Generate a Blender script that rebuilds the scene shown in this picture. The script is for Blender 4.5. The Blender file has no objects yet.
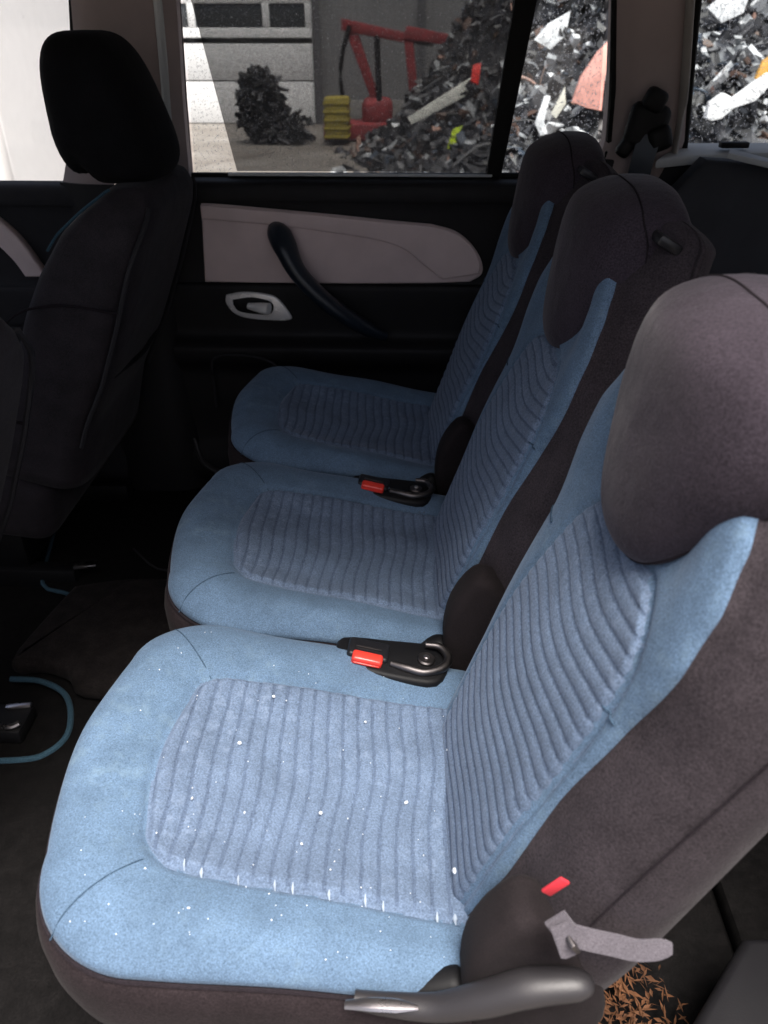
import bpy, bmesh, math, random
from mathutils import Vector, Matrix, Euler
R = math.radians
random.seed(7)
scene = bpy.context.scene
col = scene.collection
if scene.world is None:
    scene.world = bpy.data.worlds.new('World')

# ------------------------------------------------------------------ materials
def new_mat(name):
    m = bpy.data.materials.new(name); m.use_nodes = True
    nt = m.node_tree; b = nt.nodes['Principled BSDF']
    return m, nt, b

def coords(nt):
    return nt.nodes.new('ShaderNodeTexCoord').outputs['Object']

def noise(nt, scale, detail=3, rough=.55, vec=None):
    n = nt.nodes.new('ShaderNodeTexNoise'); n.inputs['Scale'].default_value = scale
    n.inputs['Detail'].default_value = detail; n.inputs['Roughness'].default_value = rough
    nt.links.new(vec if vec is not None else coords(nt), n.inputs['Vector'])
    return n.outputs['Fac']

def ramp(nt, fac, stops):
    r = nt.nodes.new('ShaderNodeValToRGB')
    while len(r.color_ramp.elements) < len(stops): r.color_ramp.elements.new(.5)
    for e, (p, c) in zip(r.color_ramp.elements, stops):
        e.position = p; e.color = (*c, 1) if len(c) == 3 else c
    nt.links.new(fac, r.inputs['Fac'])
    return r.outputs['Color']

def mixc(nt, a, b, fac, mode='MIX'):
    m = nt.nodes.new('ShaderNodeMix'); m.data_type = 'RGBA'; m.blend_type = mode
    for s, v in ((m.inputs[0], fac), (m.inputs[6], a), (m.inputs[7], b)):
        if hasattr(v, 'is_output') or isinstance(v, bpy.types.NodeSocket): nt.links.new(v, s)
        elif isinstance(v, (int, float)): s.default_value = v
        else: s.default_value = (*v, 1)
    return m.outputs[2]

def bump(nt, b, h, strength, dist, prev=None):
    n = nt.nodes.new('ShaderNodeBump'); n.inputs['Strength'].default_value = strength
    n.inputs['Distance'].default_value = dist
    nt.links.new(h, n.inputs['Height'])
    if prev is not None: nt.links.new(prev, n.inputs['Normal'])
    nt.links.new(n.outputs['Normal'], b.inputs['Normal'])
    return n.outputs['Normal']

def fabric(name, c, var=.25, sheen=.25, weave=650, dust=None, mottle=22, dustscale=60, rough=.95):
    m, nt, b = new_mat(name)
    lo = tuple(x*(1-var) for x in c); hi = tuple(min(1, x*(1+var)) for x in c)
    big = ramp(nt, noise(nt, mottle, 4), [(.3, lo), (.7, hi)])
    fine = ramp(nt, noise(nt, weave, 2, .7), [(.3, (.5, .5, .5)), (.7, (1.42, 1.42, 1.42))])
    cc = mixc(nt, big, fine, .85, 'MULTIPLY')
    if dust:
        f = ramp(nt, noise(nt, dustscale, 6, .7), [(.5, (0, 0, 0)), (.8, (1, 1, 1))])
        f2 = ramp(nt, noise(nt, 7, 2), [(.4, (0, 0, 0)), (.65, (1, 1, 1))])
        fm = mixc(nt, f, f2, 1, 'MULTIPLY')
        cc = mixc(nt, cc, dust, fm)
    nt.links.new(cc, b.inputs['Base Color'])
    b.inputs['Roughness'].default_value = rough
    b.inputs['Specular IOR Level'].default_value = .15
    b.inputs['Sheen Weight'].default_value = sheen
    b.inputs['Sheen Roughness'].default_value = .4
    b.inputs['Sheen Tint'].default_value = (*[min(1, x*1.6+.3) for x in c], 1)
    p = bump(nt, b, noise(nt, weave, 2, .7), .35, .0012)
    bump(nt, b, noise(nt, 38, 3), .35, .004, p)
    return m

def plastic(name, c, rough=.5, var=.12, grain=400, metal=0, bumpd=.0004, spec=.4):
    m, nt, b = new_mat(name)
    lo = tuple(x*(1-var) for x in c); hi = tuple(min(1, x*(1+var)) for x in c)
    nt.links.new(ramp(nt, noise(nt, 14, 5), [(.3, lo), (.7, hi)]), b.inputs['Base Color'])
    b.inputs['Metallic'].default_value = metal
    b.inputs['Specular IOR Level'].default_value = spec
    rr = nt.nodes.new('ShaderNodeMapRange'); nt.links.new(noise(nt, 30, 4), rr.inputs[0])
    rr.inputs[3].default_value = rough-.08; rr.inputs[4].default_value = min(1, rough+.1)
    nt.links.new(rr.outputs[0], b.inputs['Roughness'])
    bump(nt, b, noise(nt, grain, 2), .3, bumpd)
    return m

M = {}
M['blue'] = fabric('blue_cloth', (.103, .163, .246), .14, .25, dust=(.17, .25, .32))
M['panel'] = fabric('ribbed_blue_grey_cloth', (.116, .160, .236), .12, .3, weave=520, dust=(.22, .28, .38), dustscale=90)
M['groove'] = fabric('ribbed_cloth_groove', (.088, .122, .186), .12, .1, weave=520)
M['dark'] = fabric('charcoal_cloth', (.038, .0315, .036), .18, .12, weave=480)
M['skirt'] = fabric('cushion_side_cloth', (.021, .0155, .017), .18, .08, weave=480)
M['headrest'] = fabric('headrest_charcoal_cloth', (.037, .0295, .038), .15, .35, weave=480)
M['front_cloth'] = fabric('front_seat_cloth', (.030, .026, .030), .2, .15)
M['black_cloth'] = fabric('black_cloth', (.006, .006, .0075), .2, .05)
M['carpet'] = fabric('carpet', (.0045, .004, .004), .45, 0, weave=300, mottle=60)
M['mat'] = fabric('mat_carpet', (.005, .0045, .0045), .35, 0, weave=300, mottle=50)
M['teal'] = fabric('teal_piping', (.035, .075, .105), .1, .1)
M['seam'] = fabric('seam_thread', (.050, .085, .13), .1, 0)
M['dseam'] = fabric('dark_seam', (.018, .014, .017), .1, 0)
M['belt'] = fabric('belt_webbing', (.017, .0135, .0145), .15, .05, weave=900)
M['strap'] = fabric('grey_webbing', (.12, .11, .125), .1, .3, weave=900)
M['black'] = plastic('black_plastic', (.006, .006, .007), .55, spec=.25)
M['blackg'] = plastic('satin_black_plastic', (.012, .012, .014), .38)
M['doorblack'] = plastic('door_black', (.007, .0065, .008), .6, spec=.3)
M['rubber'] = plastic('rubber', (.004, .004, .004), .7, spec=.2)
M['beige'] = plastic('beige_trim', (.70, .57, .56), .75, .06)
M['pillar'] = plastic('pillar_trim', (.32, .265, .26), .8, .06)
M['pillar_grey'] = plastic('pillar_grey_trim', (.30, .285, .27), .8, .06)
M['shelf'] = plastic('pale_grey_trim', (.45, .47, .48), .6, .06)
M['lining'] = plastic('roof_lining', (.32, .31, .30), .9, .06)
M['lever'] = plastic('satin_grey_plastic', (.022, .020, .022), .48, .1, spec=.6)
M['metal'] = plastic('bright_metal', (.62, .58, .58), .28, .06, metal=1)
M['dmetal'] = plastic('dark_metal', (.12, .11, .11), .4, .2, metal=1)
M['silver'] = plastic('silver_paint', (.80, .79, .79), .25, .05, metal=.2, spec=.8)
M['red'] = plastic('red_button', (.75, .045, .03), .3, .08, spec=.6)
M['redtag'] = plastic('red_tag', (.55, .03, .045), .6, .08)
M['crumb'] = plastic('pale_crumb', (.68, .72, .76), .4, .1, spec=.5)
M['handle_blue'] = plastic('dark_blue_plastic', (.010, .016, .026), .35, spec=.5)
M['leaf'] = plastic('dry_leaf', (.11, .045, .018), .8, .7)
M['bodypaint'] = plastic('body_paint', (.05, .05, .055), .3, .05)
M['grey_trim'] = plastic('grey_trim', (.022, .021, .024), .75, spec=.25)

def glass_mat(name, speck, tint, thr=.74, scale=70, haze=0):
    m, nt, b = new_mat(name)
    out = nt.nodes['Material Output']
    tr = nt.nodes.new('ShaderNodeBsdfTransparent'); tr.inputs[0].default_value = (*tint, 1)
    gl = nt.nodes.new('ShaderNodeBsdfGlossy'); gl.inputs['Roughness'].default_value = .03
    df = nt.nodes.new('ShaderNodeBsdfDiffuse'); df.inputs[0].default_value = (.75, .77, .8, 1)
    tl = nt.nodes.new('ShaderNodeBsdfTranslucent'); tl.inputs[0].default_value = (.8, .82, .85, 1)
    ad = nt.nodes.new('ShaderNodeMixShader'); ad.inputs[0].default_value = .6
    nt.links.new(df.outputs[0], ad.inputs[1]); nt.links.new(tl.outputs[0], ad.inputs[2])
    mx = nt.nodes.new('ShaderNodeMixShader'); mx.inputs[0].default_value = .04
    nt.links.new(tr.outputs[0], mx.inputs[1]); nt.links.new(gl.outputs[0], mx.inputs[2])
    f = ramp(nt, noise(nt, scale, 3, .6), [(thr-.08, (haze, haze, haze)), (thr+.03, (speck, speck, speck))])
    m2 = nt.nodes.new('ShaderNodeMixShader'); nt.links.new(f, m2.inputs[0])
    nt.links.new(mx.outputs[0], m2.inputs[1]); nt.links.new(ad.outputs[0], m2.inputs[2])
    nt.links.new(m2.outputs[0], out.inputs['Surface'])
    return m
M['glass'] = glass_mat('wet_window_glass', .75, (.93, .95, .95), .665, 190)
M['clear'] = glass_mat('clear_window_glass', .1, (.95, .96, .96), .8, 40)
M['glass2'] = glass_mat('wet_tinted_glass', .8, (.82, .85, .86), .66, 170)

def blind_mat():
    m, nt, b = new_mat('sun_blind_mesh')
    out = nt.nodes['Material Output']
    tr = nt.nodes.new('ShaderNodeBsdfTransparent')
    b.inputs['Base Color'].default_value = (.07, .07, .075, 1); b.inputs['Roughness'].default_value = .9
    v = nt.nodes.new('ShaderNodeTexVoronoi'); v.inputs['Scale'].default_value = 240
    nt.links.new(coords(nt), v.inputs['Vector'])
    rr = nt.nodes.new('ShaderNodeMapRange'); nt.links.new(v.outputs['Distance'], rr.inputs[0])
    rr.inputs[1].default_value = .1; rr.inputs[2].default_value = .6
    rr.inputs[3].default_value = .50; rr.inputs[4].default_value = .56
    mx = nt.nodes.new('ShaderNodeMixShader'); nt.links.new(rr.outputs[0], mx.inputs[0])
    nt.links.new(tr.outputs[0], mx.inputs[1]); nt.links.new(b.outputs[0], mx.inputs[2])
    nt.links.new(mx.outputs[0], out.inputs['Surface'])
    return m
M['blind'] = blind_mat()

# ------------------------------------------------------------------ mesh helpers
def link(name, me, parent=None):
    o = bpy.data.objects.new(name, me); col.objects.link(o)
    if parent is not None: o.parent = parent
    return o

def mesh(name, vs, fs, mats, parent=None, smooth=True, fm=None, sharp=None):
    me = bpy.data.meshes.new(name); me.from_pydata([tuple(v) for v in vs], [], fs)
    for m in (mats if isinstance(mats, (list, tuple)) else [mats]): me.materials.append(m)
    if fm: me.polygons.foreach_set('material_index', fm)
    bm = bmesh.new(); bm.from_mesh(me); bmesh.ops.recalc_face_normals(bm, faces=bm.faces)
    bm.to_mesh(me); bm.free()
    if smooth:
        me.polygons.foreach_set('use_smooth', [True]*len(me.polygons))
        if sharp is not None: me.set_sharp_from_angle(angle=R(sharp))
    me.update()
    return link(name, me, parent)

class MB:
    """collects shapes that become ONE mesh"""
    def __init__(s): s.v = []; s.f = []; s.m = []
    def add(s, vs, fs, mi=0):
        n = len(s.v); s.v += [tuple(v) for v in vs]; s.f += [tuple(i+n for i in f) for f in fs]; s.m += [mi]*len(fs)
        return s
    def bmadd(s, bm, mi=0):
        bm.verts.ensure_lookup_table(); bm.verts.index_update()
        s.add([v.co[:] for v in bm.verts], [[v.index for v in f.verts] for f in bm.faces], mi); bm.free(); return s
    def box(s, size, loc=(0, 0, 0), rot=(0, 0, 0), r=.004, seg=2, mi=0):
        bm = bmesh.new(); bmesh.ops.create_cube(bm, size=1)
        bmesh.ops.scale(bm, vec=size, verts=bm.verts)
        if r > 0: bmesh.ops.bevel(bm, geom=bm.edges[:], offset=min(r, min(size)*.49), segments=seg, profile=.5, affect='EDGES')
        bmesh.ops.transform(bm, matrix=Matrix.Translation(loc) @ Euler(rot).to_matrix().to_4x4(), verts=bm.verts)
        return s.bmadd(bm, mi)
    def prism(s, pts, off, r=.003, seg=2, mi=0):
        """pts: 3-D outline, off: extrusion vector"""
        bm = bmesh.new(); off = Vector(off)
        a = [bm.verts.new(p) for p in pts]; b = [bm.verts.new(Vector(p)+off) for p in pts]
        bm.faces.new(a); bm.faces.new(b[::-1]); n = len(pts)
        cap = []
        for i in range(n): bm.faces.new((a[i], b[i], b[(i+1) % n], a[(i+1) % n]))
        bmesh.ops.recalc_face_normals(bm, faces=bm.faces)
        if r > 0:
            ed = [e for e in bm.edges if (e.verts[0] in a) == (e.verts[1] in a)]
            bmesh.ops.bevel(bm, geom=ed, offset=r, segments=seg, profile=.5, affect='EDGES')
        return s.bmadd(bm, mi)
    def tube(s, pts, rad, n=10, sub=4, flat=1.0, upv=None, mi=0, closed=False):
        P = smooth_path(pts, sub, closed); N = len(P)
        rads = rad if isinstance(rad, (list, tuple)) else [rad]*len(pts)
        def rr(i):
            t = i/(N-1)*(len(rads)-1) if N > 1 else 0; k = min(int(t), len(rads)-2) if len(rads) > 1 else 0
            return rads[k]+(rads[k+1]-rads[k])*(t-k) if len(rads) > 1 else rads[0]
        vs = []; fs = []
        up = Vector(upv) if upv else Vector((0, 0, 1))
        for i in range(N):
            if closed: t = P[(i+1) % N]-P[i-1]
            else: t = P[min(i+1, N-1)]-P[max(i-1, 0)]
            t.normalize()
            a = t.cross(up)
            if a.length < .05: a = t.cross(Vector((1, 0, .1)))
            a.normalize(); b = a.cross(t); r = rr(i)
            for k in range(n):
                th = 2*math.pi*k/n
                vs.append(P[i]+a*math.cos(th)*r+b*math.sin(th)*r*flat)
        m = N if closed else N-1
        for i in range(m):
            for k in range(n):
                j = (i+1) % N
                fs.append((i*n+k, i*n+(k+1) % n, j*n+(k+1) % n, j*n+k))
        if not closed:
            fs.append(tuple(range(n))); fs.append(tuple((N-1)*n+k for k in range(n)))
        return s.add(vs, fs, mi)
    def cyl(s, a, b, r, n=20, mi=0, r2=None, bev=.15):
        a = Vector(a); b = Vector(b); r2 = r if r2 is None else r2; d = (b-a)*min(.3, bev*r/max(1e-6, (b-a).length))
        return s.rings([a, a+d, b-d, b], [r*(1-bev), r, r2, r2*(1-bev)], n, mi)
    def rings(s, cs, rs, n=20, mi=0):
        t = (cs[-1]-cs[0]).normalized(); u = t.orthogonal().normalized(); w = t.cross(u)
        vs = []; fs = []
        for c, r in zip(cs, rs):
            for k in range(n):
                th = 2*math.pi*k/n; vs.append(c+u*math.cos(th)*r+w*math.sin(th)*r)
        for i in range(len(cs)-1):
            for k in range(n): fs.append((i*n+k, i*n+(k+1) % n, (i+1)*n+(k+1) % n, (i+1)*n+k))
        fs.append(tuple(range(n))); fs.append(tuple((len(cs)-1)*n+k for k in range(n)))
        return s.add(vs, fs, mi)
    def build(s, name, mats, parent=None, smooth=True, sharp=38):
        return mesh(name, s.v, s.f, mats, parent, smooth, s.m, sharp)

def smooth_path(pts, sub=4, closed=False):
    P = [Vector(p) for p in pts]; n = len(P)
    if n < 3 or sub <= 1: return P
    out = []
    for i in range(n if closed else n-1):
        p0 = P[i-1] if (closed or i > 0) else P[0]*2-P[1]
        p1 = P[i]; p2 = P[(i+1) % n]
        p3 = P[(i+2) % n] if (closed or i+2 < n) else P[-1]*2-P[-2]
        for k in range(sub):
            t = k/sub
            out.append(.5*((2*p1)+(p2-p0)*t+(2*p0-5*p1+4*p2-p3)*t*t+(3*p1-p0-3*p2+p3)*t**3))
    if not closed: out.append(P[-1])
    return out

def curve2(pts, sub=5): return [(p.x, p.z) for p in smooth_path([(x, 0, z) for x, z in pts], sub)]
def empty(name, loc=(0, 0, 0), rz=0):
    o = bpy.data.objects.new(name, None); col.objects.link(o); o.location = loc; o.rotation_euler = (0, 0, rz)
    o.empty_display_size = .1
    return o
def tag(o, label=None, cat=None, group=None, kind=None):
    if label: o['label'] = label
    if cat: o['category'] = cat
    if group: o['group'] = group
    if kind: o['kind'] = kind
    return o
def copy_tree(o, parent=None):
    c = o.copy(); col.objects.link(c); c.parent = parent
    for ch in list(o.children): copy_tree(ch, c)
    return c
def sstep(a, b, x):
    t = max(0, min(1, (x-a)/(b-a))); return t*t*(3-2*t)
def lerp(tab, x):
    if x <= tab[0][0]: return tab[0][1]
    for (a, va), (b, vb) in zip(tab, tab[1:]):
        if x <= b: 
            t = (x-a)/(b-a); t = t*t*(3-2*t)*.5+t*.5
            return va+(vb-va)*t
    return tab[-1][1]

# ================================================================== REAR SEAT (origin: middle of the joint between cushion and backrest)
TILT = math.tan(R(11))
def rr_outline(s0, s1, hw0, hw1, rf, rb, n=48, bow=0.0):
    """rounded outline, s forward; hw0 half width at rear s0, hw1 at front s1"""
    pts = []
    def arc(cs, ct, r, a0, a1, k):
        for i in range(k+1):
            a = a0+(a1-a0)*i/k; pts.append((cs+r*math.cos(a), ct+r*math.sin(a)))
    arc(s1-rf, hw1-rf, rf, math.pi/2, 0, 14)
    for i in range(1, 14):
        t = (hw1-rf)*(1-2*i/14); pts.append((s1+bow*(1-(t/(hw1-rf))**2), t))
    arc(s1-rf, -(hw1-rf), rf, 0, -math.pi/2, 14)
    for i in range(1, 16): f = i/16; pts.append((s1-rf+(s0+rb-s1+rf)*f, -(hw1+(hw0-hw1)*f)))
    arc(s0+rb, -(hw0-rb), rb, -math.pi/2, -math.pi, 6)
    for i in range(1, 14): pts.append((s0, -(hw0-rb)*(1-2*i/14)))
    arc(s0+rb, hw0-rb, rb, math.pi, math.pi/2, 6)
    for i in range(1, 16): f = i/16; pts.append((s0+rb+(s1-rf-s0-rb)*f, hw0+(hw1-hw0)*f))
    # remove duplicates
    out = []
    for p in pts:
        if not out or (abs(p[0]-out[-1][0])+abs(p[1]-out[-1][1])) > 1e-5: out.append(p)
    return out
def resample(out, n):
    L = [0]
    for i in range(len(out)):
        a = out[i]; b = out[(i+1) % len(out)]; L.append(L[-1]+math.hypot(b[0]-a[0], b[1]-a[1]))
    res = []; k = 0
    for i in range(n):
        d = L[-1]*i/n
        while L[k+1] < d: k += 1
        t = (d-L[k])/(L[k+1]-L[k]); a = out[k]; b = out[(k+1) % len(out)]
        res.append((a[0]+(b[0]-a[0])*t, a[1]+(b[1]-a[1])*t))
    return res
def dist_poly(p, poly):
    best = 1e9; x, y = p; inside = False; n = len(poly)
    for i in range(n):
        x0, y0 = poly[i]; x1, y1 = poly[(i+1) % n]
        dx, dy = x1-x0, y1-y0; L = dx*dx+dy*dy
        t = max(0, min(1, ((x-x0)*dx+(y-y0)*dy)/L)) if L else 0
        d = (x-x0-dx*t)**2+(y-y0-dy*t)**2
        if d < best: best = d
        if (y0 > y) != (y1 > y) and x < x0+(y-y0)/(y1-y0)*dx: inside = not inside
    return (1 if inside else -1)*math.sqrt(best)      # positive inside

def rib_rows(name, poly, fn, parent):
    s0 = min(p[0] for p in poly)+1e-4; s1 = max(p[0] for p in poly)-1e-4
    def width(s):
        ts = []
        for i in range(len(poly)):
            a, b = poly[i], poly[(i+1) % len(poly)]
            if (a[0] > s) != (b[0] > s): ts.append(a[1]+(s-a[0])/(b[0]-a[0])*(b[1]-a[1]))
        return (min(ts), max(ts)) if ts else (0, 0)
    n = 240; cols = 72
    ss = [s0+(s1-s0)*i/n*.94 for i in range(n)]
    ss += [s1-(s1-s0)*.06*math.cos(math.pi/2*i/16) for i in range(17)]
    vs = []; fs = []; fm = []; G_ = []
    for s in ss:
        a, b = width(min(s, s1-1e-5))
        for j in range(cols+1):
            f = j/cols; f = .5-.5*math.cos(math.pi*f)*.35-.65*(.5-f)
            p_, g_ = fn(s, a+(b-a)*f); vs.append(p_); G_.append(g_)
    m = cols+1
    for i in range(len(ss)-1):
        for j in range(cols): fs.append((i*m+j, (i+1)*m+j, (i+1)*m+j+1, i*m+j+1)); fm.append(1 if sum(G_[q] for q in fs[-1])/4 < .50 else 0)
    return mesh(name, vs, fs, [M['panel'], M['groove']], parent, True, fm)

C_OUT = resample(rr_outline(-.045, .403, .214, .229, .098, .03, bow=.018), 200)
C_PAN = resample([(a, b*(.90 if b > 0 else 1)) for a, b in rr_outline(-.02, .318, .150, .138, .045, .004, bow=.012)], 110)
def c_height(s, t, e, pd):
    z = TILT*s+.004
    z += .012*math.exp(-((pd+.045)/.045)**2) if pd < 0 else .012*math.exp(-((pd+.045)/.03)**2)      # puffed border
    z -= .012*sstep(0, .06, pd)                                            # sagging middle
    z -= .0055*math.exp(-((pd+.0)/.0035)**2)                              # seam groove
    if e < .04: z -= .024*(1-math.sqrt(max(0, 1-(1-e/.04)**2)))
    # slight uneven wear of the foam
    z += .0016*math.sin(s*31+t*17)+.0014*math.sin(t*43-s*12)
    return z
def make_cushion(root):
    cx = .185; vs = []; fs = []; fm = []; N = len(C_OUT)
    cs = [i/60 for i in range(1, 50)]+[1-(.045/.2)*(1-k/16)**1.3 for k in range(0, 17)]
    cs = sorted(set(round(c, 5) for c in cs if c <= 1))
    vs.append((-cx, 0, c_height(cx, 0, .2, dist_poly((cx, 0), C_PAN))))
    for c in cs:
        for (s, t) in C_OUT:
            p = (cx+(s-cx)*c, t*c)
            e = max(0, dist_poly(p, C_OUT)) if c < 1 else 0
            vs.append((-p[0], p[1], c_height(p[0], p[1], e, dist_poly(p, C_PAN))))
    for k in range(N): fs.append((0, 1+k, 1+(k+1) % N)); fm.append(0)
    K = len(cs)
    for r in range(K-1):
        for k in range(N):
            fs.append((1+r*N+k, 1+(r+1)*N+k, 1+(r+1)*N+(k+1) % N, 1+r*N+(k+1) % N)); fm.append(0)
    # piping groove then dark side wall
    base = 1+(K-1)*N
    prof = [(-.003, -.003), (.0015, -.006), (.006, -.013), (.009, -.03), (.008, -.06), (.002, -.09), (-.012, -.115), (-.03, -.125)]
    nrm = []
    for k in range(N):
        a = C_OUT[k-1]; b = C_OUT[(k+1) % N]; d = (b[0]-a[0], b[1]-a[1]); l = math.hypot(*d); n = (d[1]/l, -d[0]/l)
        if n[0]*(C_OUT[k][0]-cx)+n[1]*C_OUT[k][1] < 0: n = (-n[0], -n[1])
        nrm.append(n)
    for (o, dz) in prof:
        for k in range(N):
            s, t = C_OUT[k]; b = vs[base+k]
            vs.append((-(s+nrm[k][0]*o), t+nrm[k][1]*o, b[2]+dz))
    for r in range(len(prof)):
        for k in range(N):
            a = base+r*N; fs.append((a+k, a+N+k, a+N+(k+1) % N, a+(k+1) % N)); fm.append(0 if r < 1 else 1)
    last = base+len(prof)*N; fs.append(tuple(last+k for k in range(N))); fm.append(1)
    cu = mesh('cushion', vs, fs, [M['blue'], M['skirt']], root, True, fm)
    # ribbed panel
    def pz(s, t):
        pd = dist_poly((s, t), C_PAN)
        z = TILT*s+.004-.012*sstep(0, .06, pd)+.012*math.exp(-((pd+.045)/.03)**2)
        z += .0016*math.sin(s*31+t*17)+.0014*math.sin(t*43-s*12)
        w = .0034*math.sin(t*24+s*9)+.0012*math.sin(t*47-1+s*20)
        w += .55*t*t*sstep(.16, .31, s)
        rib = abs(math.sin(math.pi*(s+w)/.0172))**.6
        return z-.003+.0062*sstep(0, .010, pd)+.0026*rib*sstep(.001, .010, pd), (rib if pd > .004 else 1)
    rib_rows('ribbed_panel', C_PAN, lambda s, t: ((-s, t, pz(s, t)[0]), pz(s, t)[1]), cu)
    # seams from panel corners to the cushion corners, and edge piping
    for sg in (-1, 1):
        pts = []
        for i in range(9):
            f = i/8; s = .300+(.372-.300)*f; t = sg*(.128+(.206-.128)*f) if sg < 0 else .116+(.206-.116)*f
            p = (s, t); pts.append((-s, t, c_height(s, t, max(0, dist_poly(p, C_OUT)), dist_poly(p, C_PAN))+.0004))
        MB().tube(pts, .0008, 6, 2).build('seam', M['seam'], cu)
    pts = [(-(s+n[0]*.001), t+n[1]*.001, vs0[2]-.0035) for (s, t), n, vs0 in zip(C_OUT, nrm, [cu.data.vertices[base+k].co for k in range(N)])]
    MB().tube(pts, .0022, 6, 1, closed=True).build('piping', M['dseam'], cu)
    return cu

REC = R(20); AX = Vector((math.sin(REC), 0, math.cos(REC))); FN = Vector((-math.cos(REC), 0, math.sin(REC)))
def bp(s, t, d): return AX*s+FN*d+Vector((0, t, 0))
def b_we(s): return lerp([(-.04, .132), (.03, .142), (.10, .150), (.20, .153), (.30, .163), (.38, .180), (.43, .179), (.47, .163), (.50, .142), (.53, .116), (.56, .088), (.60, .06)], s)
def b_wo(s): return lerp([(-.04, .205), (.1, .220), (.36, .222), (.46, .212), (.53, .195), (.58, .165), (.60, .15)], s)
B_PAN = resample([(p.x, p.y) for p in smooth_path([(-.03, -.128, 0), (.05, -.136, 0), (.20, -.145, 0), (.30, -.149, 0), (.355, -.143, 0), (.386, -.112, 0), (.399, -.06, 0), (.398, 0, 0), (.384, .05, 0), (.35, .08, 0), (.30, .096, 0), (.20, .114, 0), (.10, .122, 0), (-.03, .108, 0)], 4)], 140)
def b_depth(s, t, pan=True):
    w = b_we(s); a = abs(t)
    d = .010+.010*math.exp(-((s-.18)/.14)**2)*(1-(a/.2)**2)               # lumbar swell
    d += .006*sstep(.30, .44, s)*sstep(.5, .85, a/w)                        # soft upper wings
    d -= .010*sstep(.38, .46, s)*(1-sstep(.4, .8, a/w))                    # hollow behind the headrest
    d -= .003*sstep(.80, 1.0, a/w); d += .004
    if pan:
        pd = dist_poly((s, t), B_PAN)
        d -= .005*math.exp(-(pd/.0035)**2)
        d -= .004*sstep(0, .03, pd)
    r = .014
    if w-a < r: d -= r*.35*(1-math.sqrt(max(0, 1-(1-(w-a)/r)**2)))
    d += .0012*math.sin(s*29+t*11)
    return d
def make_backrest(root):
    S = [-.04+.62*i/110 for i in range(111)]
    vs = []; fs = []; fm = []; F = 64
    th = 0
    rows = []
    for s in S:
        w = b_we(s); wo = b_wo(s); row = []
        for i in range(F+1):
            t = -w+2*w*i/F; t = -w*math.cos(math.pi*i/F)*.5+(t)*.5
            row.append((t, b_depth(s, t)))
        e = row[-1][1]
        bk = -.088+.040*sstep(.32, .56, s)
        side = [(w+.003, e-.004), (w+.002, e-.007), (w+(wo-w)*.30, e-.012), (w+(wo-w)*.62, e-.022), (w+(wo-w)*.85, e-.040), (wo, e-.064), (wo+.004, (e-.064+bk)/2-.004), (wo, bk), (wo-.006, bk-.016), (wo-.022, bk-.028), (wo-.05, bk-.031)]
        back = [(x, bk-.031-.004*(1-(x/wo)**2)) for x in [(wo-.05)*(1-2*k/12) for k in range(1, 12)]]
        row += side+back+[(-a, b) for a, b in side[::-1]]
        rows.append(row)
    n = len(rows[0]); top = []
    # rounded top cap
    s1 = S[-1]; base = rows[-1]; dm = sum(p[1] for p in base)/n
    dmin = min(p[1] for p in base); dmax = max(p[1] for p in base); rad = (dmax-dmin)/2*.62; mid = (dmin+dmax)/2
    for k in range(1, 9):
        a = k/8*math.pi/2; f = math.cos(a); top.append((s1+rad*.6*math.sin(a), [(t*(.72+.28*f), mid+(d-mid)*max(f, .02)) for t, d in base]))
    allr = list(zip(S, rows))+top
    for s, row in allr:
        for t, d in row: vs.append(bp(s, t, d))
    for r in range(len(allr)-1):
        for k in range(n):
            fs.append((r*n+k, (r+1)*n+k, (r+1)*n+(k+1) % n, r*n+(k+1) % n))
            blue = (k <= F+0 or k == n-1 or k == n-1) and r < len(S)-2
            fm.append(0 if blue else 1)
    fs.append(tuple(range(n))); fm.append(1)
    fs.append(tuple((len(allr)-1)*n+k for k in range(n))); fm.append(1)
    bk = mesh('backrest', vs, fs, [M['blue'], M['dark']], root, True, fm)
    # ribbed panel of the backrest
    def pz(s, t):
        pd = dist_poly((s, t), B_PAN)
        w = .006*math.sin(t*15+s*6+.5)+.0035*math.sin(t*34-1+s*14)-.30*t*t*sstep(.12, .34, s)
        rib = abs(math.sin(math.pi*(s+w)/.0172))**.6
        return b_depth(s, t, False)-.0045+.0058*sstep(0, .010, pd)+.0018*rib*sstep(.001, .010, pd), (rib if pd > .004 else 1)
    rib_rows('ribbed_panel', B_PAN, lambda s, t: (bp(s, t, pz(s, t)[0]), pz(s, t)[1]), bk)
    for sg in (-1, 1):
        pts = []
        for i in range(9):
            f = i/8; s = .300+.002*f; t = sg*(.126+(b_we(s)-.002-.126)*f)
            pts.append(bp(s, t, b_depth(s, t)+.0004))
        MB().tube(pts, .0012, 6, 2, upv=FN).build('seam', M['seam'], bk)
        pts = [bp(s, sg*(b_wo(s)+.0015), -.035-.03*sstep(.1, .5, s)) for s in [0.06+.5*i/20 for i in range(21)]]
        MB().tube(pts, .0011, 6, 2).build('side_seam', M['dseam'], bk)
    return bk

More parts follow.
